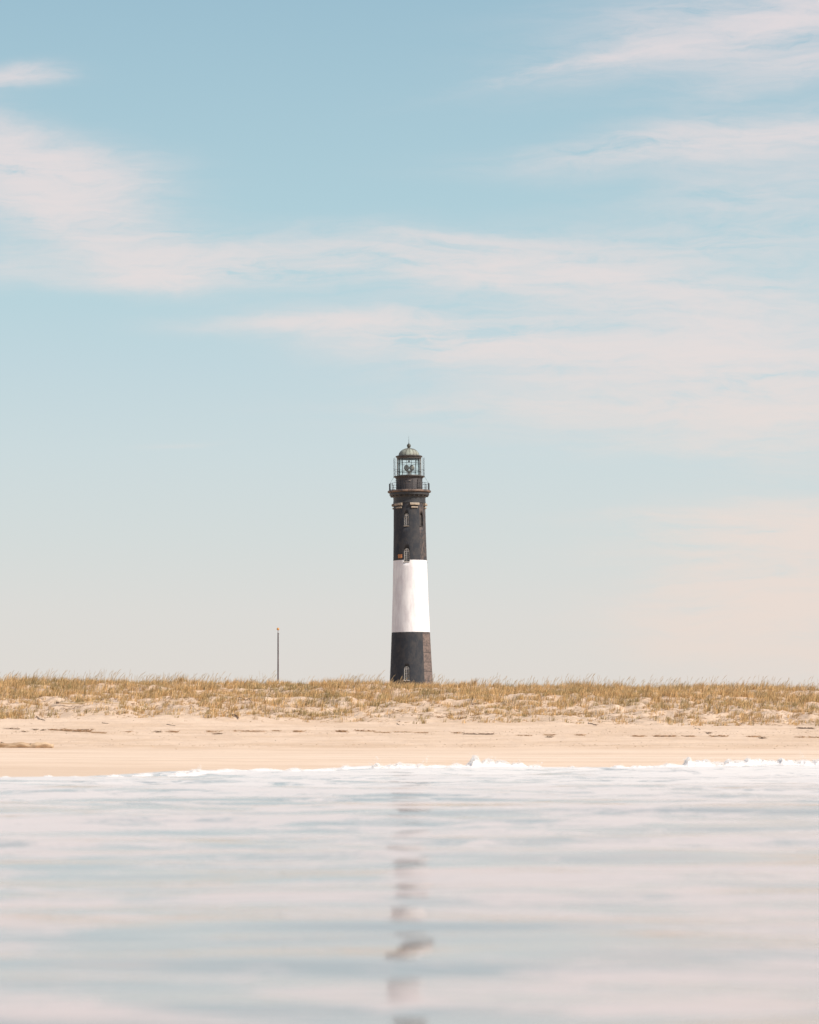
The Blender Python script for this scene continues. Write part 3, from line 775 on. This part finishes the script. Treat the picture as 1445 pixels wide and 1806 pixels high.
def wrack(p0, p1, label, mat=None, hpx=3.0, name='seaweed_clump'):
    mat = mat or M_wrack
    a = ground_px(*p0); c = ground_px(*p1); L = (c-a).length; ctr = (a+c)/2; ctr.z = tz(ctr.x, ctr.y)
    hgt = hpx/F*ctr.y
    bm = bmesh.new()
    # matted core: low irregular ridge
    nx, ny = max(8, int(L/.05)), 7
    wd = min(.32, .12+L*.12)
    sd_ = rng.uniform(0, 50)
    vv = []
    for i in range(nx+1):
        f = i/nx; q = a.lerp(c, f); env = math.sin(math.pi*min(1, max(0, f)))**.4
        br = .45+.9*max(0, mn.noise((f*L*2.6+sd_, 0, 0))+.35)
        row_ = []
        for j in range(ny+1):
            g = j/ny*2-1
            x = q.x+mn.noise((f*9+sd_, g, 1))*.02; y = q.y+g*wd*env+mn.noise((f*L*2+sd_, 3, 2))*.12
            z = tz(x, y)-.012+hgt*env*br*(1-g*g)*(.75+.7*mn.noise((x*14, y*14, sd_)))
            row_.append(bm.verts.new((x-ctr.x, y-ctr.y, z-ctr.z)))
        vv.append(row_)
    for i in range(nx):
        for j in range(ny): bm.faces.new((vv[i][j], vv[i+1][j], vv[i+1][j+1], vv[i][j+1]))
    # loose strands sticking out
    for k in range(int(14+L*34)):
        f = rng.random(); q = a.lerp(c, f); x = q.x+rng.normal()*.03; y = q.y+rng.normal()*wd*.5
        z = tz(x, y)+rng.uniform(0, hgt*.7); an = rng.normal(0, .5)+(math.pi if rng.random() < .5 else 0); l = rng.uniform(.04, .2)
        e = Vector((x+math.cos(an)*l, y+math.sin(an)*l*.6, z+rng.uniform(-.01, .05)))
        tube(bm, (x-ctr.x, y-ctr.y, z-ctr.z), e-ctr, rng.uniform(.004, .012), .002, 4)
    o = obj(name, bm, mat); o.location = ctr
    tag(o, label, 'seaweed', 'dried seaweed clumps along the wrack line')
    return o
WR = [((10, 1286), (37, 1286.5), 'thin dark seaweed strip nearest the left edge of the beach', M_wrackd, 2.0),
      ((41, 1291), (47, 1291), 'tiny dark seaweed scrap right of the leftmost thin strip', M_wrackd, 1.8),
      ((60, 1288), (66, 1288), 'left one of two small dark seaweed lumps above the driftwood log', M_wrackd, 2.6),
      ((73, 1288.5), (79, 1288.5), 'right one of two small dark seaweed lumps above the driftwood log', M_wrackd, 2.4),
      ((87, 1287.5), (104, 1288.5), 'short reddish seaweed strip just left of the big heap', None, 2.4),
      ((105, 1288.5), (162, 1291.5), 'largest brown seaweed heap on the left of the beach', None, 5.0),
      ((163, 1292.5), (188, 1294), 'thin straw coloured tail trailing from the largest seaweed heap', M_wrackl, 1.8),
      ((140, 1288), (162, 1288), 'narrow strand lying behind the right end of the largest heap', M_wrackd, 2.2),
      ((221, 1291), (232, 1291.5), 'small brown seaweed scrap alone right of the largest heap', None, 2.0),
      ((274, 1291.7), (286, 1291.7), 'short dark compact seaweed clump on smooth pale sand', M_wrackd, 3.0),
      ((299, 1291), (314, 1292), 'two part brown seaweed scrap right of the dark compact clump', None, 2.6),
      ((362, 1291), (390, 1291), 'brown seaweed clump with a thin left end on the mid left beach', None, 3.4),
      ((380, 1295), (391, 1295), 'small dark seaweed patch just below the thin ended brown clump', M_wrackd, 2.2),
      ((412, 1290), (466, 1290.5), 'long thin seaweed line below the flagpole to its left', None, 2.6),
      ((480, 1289.5), (496, 1289.5), 'short orange brown seaweed strip directly below the flagpole', M_wrackl, 2.0),
      ((516, 1291), (538, 1291), 'brown orange seaweed clump just right of the flagpole line', None, 3.6),
      ((593, 1290.5), (613, 1291.5), 'chunky orange brown seaweed clump left of the long strand', None, 4.0),
      ((626, 1289.5), (662, 1290.5), 'long brown seaweed strand left below the lighthouse', None, 3.0),
      ((663, 1292), (686, 1293), 'faint straw tail right of the long strand', M_wrackl, 1.2),
      ((697, 1291.5), (726, 1292), 'faint straw strip straight below the lighthouse', M_wrackl, 1.4),
      ((736, 1293), (755, 1293.5), 'faint short straw strip below right of the lighthouse', M_wrackl, 1.3),
      ((800, 1293.5), (813, 1293.5), 'short brown clump at the left end of the dark right centre strand', None, 2.8),
      ((815, 1295), (871, 1295.5), 'long dark seaweed strand right of centre with a black lump', M_wrackd, 3.0),
      ((913, 1297.5), (938, 1298), 'faint thin straw strip right of the long dark strand', M_wrackl, 1.4),
      ((960, 1297), (977, 1297), 'faint straw strip above a small dark lump right of centre', M_wrackl, 1.5),
      ((966, 1300.7), (974, 1300.7), 'small dark seaweed lump just under a faint straw strip', M_wrackd, 3.0),
      ((1017, 1297), (1031, 1297.5), 'short thin brown strip alone between two gaps on the right beach', None, 1.8),
      ((1116, 1299), (1138, 1299), 'thin brown strip left of the thick olive seaweed strip', None, 2.0),
      ((1151, 1299), (1192, 1299.5), 'thick olive brown seaweed strip on the right beach', None, 3.4),
      ((1205, 1299), (1226, 1299.5), 'thin brown strip just right of the thick olive brown one', None, 2.2),
      ((1256, 1299.5), (1282, 1299.5), 'brown strip below the dark lump on the right beach', None, 2.8),
      ((1246, 1294), (1253, 1294), 'dark lump sitting above the line of seaweed on the right', M_wrackd, 3.6),
      ((1320, 1300), (1338, 1300), 'brown strip left of the round dark lump near the right edge', None, 2.4),
      ((1341, 1302.6), (1348, 1302.6), 'round dark lump of seaweed low on the sand near the right edge', M_wrackd, 4.0),
      ((1407, 1300.7), (1422, 1300.7), 'thin brown strip second from the right edge of the beach', None, 1.8),
      ((1428, 1301), (1452, 1301.3), 'thin brown strip running out of the right edge of the beach', None, 2.2),
      ((1406, 1284.5), (1438, 1286), 'dark seaweed wedge at the dune foot near the right edge', M_wrackd, 3.4)]
for a, c, lab, m_, h_ in WR: wrack(a, c, lab, m_, h_)

def log_mesh(bm, pts, rad, seed, n=12, rough=.25):
    rings = []
    for i, (p, r) in enumerate(zip(pts, rad)):
        d = (pts[min(i+1, len(pts)-1)]-pts[max(i-1, 0)]).normalized(); u = d.cross(Vector((0, 0, 1))).normalized(); v = u.cross(d)
        ring = []
        for k in range(n):
            q = 2*math.pi*k/n; w = u*math.cos(q)+v*math.sin(q)
            rr = r*(1+rough*mn.noise((math.cos(q)*1.5+seed, math.sin(q)*1.5, i*.35)))
            ring.append(bm.verts.new(p+w*rr))
        rings.append(ring)
    for a, b_ in zip(rings[:-1], rings[1:]):
        for k in range(n): bm.faces.new((a[k], a[(k+1) % n], b_[(k+1) % n], b_[k]))
    bm.faces.new(rings[0]); bm.faces.new(rings[-1])

def stick(name, pxpts, r, mat, label, lift=None, cat='driftwood', taper=.6, rough=.25, n=10, group=None, sub=10):
    P = [ground_px(*q) for q in pxpts]
    o0 = P[0].copy(); pts = []; rad = []
    for i in range(len(P)-1):
        for k in range(sub):
            f = k/sub; q = P[i].lerp(P[i+1], f); pts.append(q)
    pts.append(P[-1]); m_ = len(pts)
    out = []
    for i, q in enumerate(pts):
        f = i/(m_-1); rr = r*(1-(1-taper)*f)
        q = Vector(q); q.z = tz(q.x, q.y)+rr*.75+(lift(f) if lift else 0)+.012*mn.noise((i*.6, r*90, 3)); out.append(q-o0); rad.append(rr)
    if sub > 4: rad[0] *= .6; rad[-1] *= .45
    bm = bmesh.new(); log_mesh(bm, out, rad, r*100, n, rough)
    root = obj(name, bm, mat, None, True); root.location = o0
    tag(root, label, cat, group)
    return root, out, rad
# the big log at the left edge
root = empty('driftwood_log', ground_px(-12, 1318)); tag(root, 'long pale knotty driftwood log lying on the sand at the left edge', 'driftwood')
A = ground_px(-12, 1318.5); B = ground_px(94, 1319)
pts = []; rad = []
for i in range(34):
    f = i/33; q = A.lerp(B, f)-root.location; q.z = tz(q.x+root.location.x, q.y+root.location.y)-root.location.z+.065+.02*math.sin(f*17)
    pts.append(q); rad.append(.082*(1+.45*mn.noise((f*9, 2, 2)))*(1 if f < .95 else .7)*(1 if f > .04 else .6))
b = bmesh.new(); log_mesh(b, pts, rad, 5, 14, .4); obj('trunk', b, M_wood, root, True)
for f, l, an in ((.08, .14, 1.9), (.22, .2, 2.4), (.36, .12, 1.2), (.52, .16, 2.5), (.62, .10, 1.0)):
    p = pts[int(f*33)]; b = bmesh.new(); e = p+Vector((math.cos(an)*l, rng.uniform(-.08, .08), abs(math.sin(an))*l*.6+.03))
    log_mesh(b, [p, p.lerp(e, .5)+Vector((0, 0, .015)), e], [.03, .02, .008], f*9, 8, .3); obj('broken_branch', b, M_stick, root, True)
st, o_, _ = stick('reed_pole', [(101, 1245.5), (212, 1247.5)], .034, M_reed, 'long straight pale reed pole lying across the dune on the left', lift=lambda f: .13, cat='pole', taper=.5, rough=.05)
b = bmesh.new(); tube(b, o_[0]+Vector((-.06, 0, 0)), o_[0]+Vector((.09, 0, 0)), .05, .045, 8); e_ = obj('dark_end', b, M_stick, st)
stick('driftwood_stick', [(64, 1264.5), (80, 1272.5)], .022, M_stick, 'dark stick slanting down the dune foot at left', lift=lambda f: .02)
stick('driftwood_stick', [(180, 1275.5), (192, 1276.5)], .018, M_stick, 'short dark stick alone on the sand above the seaweed heap tail')
stick('driftwood_stick', [(294, 1278), (310, 1280)], .016, M_stick, 'thin dark twig on bare sand above the two part brown scrap')
stick('driftwood_stick', [(700, 1275.5), (713, 1279)], .014, M_stick, 'thin brown twig on the sand straight below the lighthouse')
stick('driftwood_stick', [(1038, 1275.5), (1053, 1280)], .019, M_stick, 'dark curved stick on the sand right of centre', lift=lambda f: .02*math.sin(f*3))
stick('driftwood_stick', [(1226, 1284), (1236, 1287.5)], .014, M_stick, 'small slanting twig above the dark lump on the right beach')
stick('driftwood_stick', [(408, 1262), (422, 1269)], .045, M_wrack, 'stubby brown broken stump at the dune foot left of the flagpole', lift=lambda f: .03)
# forked dead branch on the dune left of the flagpole
br = empty('dead_branch', ground_px(432, 1240)); tag(br, 'small forked dead branch standing on the dune just left of the flagpole', 'branch')
for pth in ([(0, 0, 0), (.05, 0, .14), (-.1, .02, .24), (-.3, .03, .27)], [(.05, 0, .14), (.2, 0, .22), (.36, -.02, .25)], [(.2, 0, .22), (.28, 0, .12), (.34, 0, .02)]):
    b = bmesh.new(); ps = [Vector(q) for q in pth]; log_mesh(b, ps, [.018-.003*i for i in range(len(ps))], 2, 7, .2); obj('limb', b, M_stick, br, True)

# small litter strewn on the upper beach, uncountable
V = []; Fc = []; base = 0
LX = rng.uniform(-26, 26, 1500); r3 = rng.random(1500)
LY = np.where(r3 < .5, rng.normal(112.5, 2.2, 1500), np.where(r3 < .75, rng.normal(90.5, 1.6, 1500), rng.uniform(89, 130, 1500))); LZ = terrain(LX, LY)
for i in range(1500):
    x, y, z = LX[i], LY[i], LZ[i]; a = rng.normal(0, .6); l = rng.uniform(.01, .05)*(2 if rng.random() < .06 else 1); w = rng.uniform(.005, .012)
    dx = math.cos(a)*l; dy = math.sin(a)*l
    V += [(x-dx, y-dy, z-.004), (x+dx, y+dy, z-.004), (x+dx*.4, y+dy*.4, z+w*1.3), (x-dx*.5, y-dy*.5, z+w), (x, y-w*2, z-.004)]
    Fc += [(base, base+1, base+2), (base, base+2, base+3), (base+4, base+1, base+2), (base+4, base+2, base+3), (base+4, base+3, base)]; base += 5
o = mesh_np('beach_litter', V, Fc, M_litter); tag(o, 'tiny twigs and shell bits strewn over the upper beach', 'debris', kind='stuff')
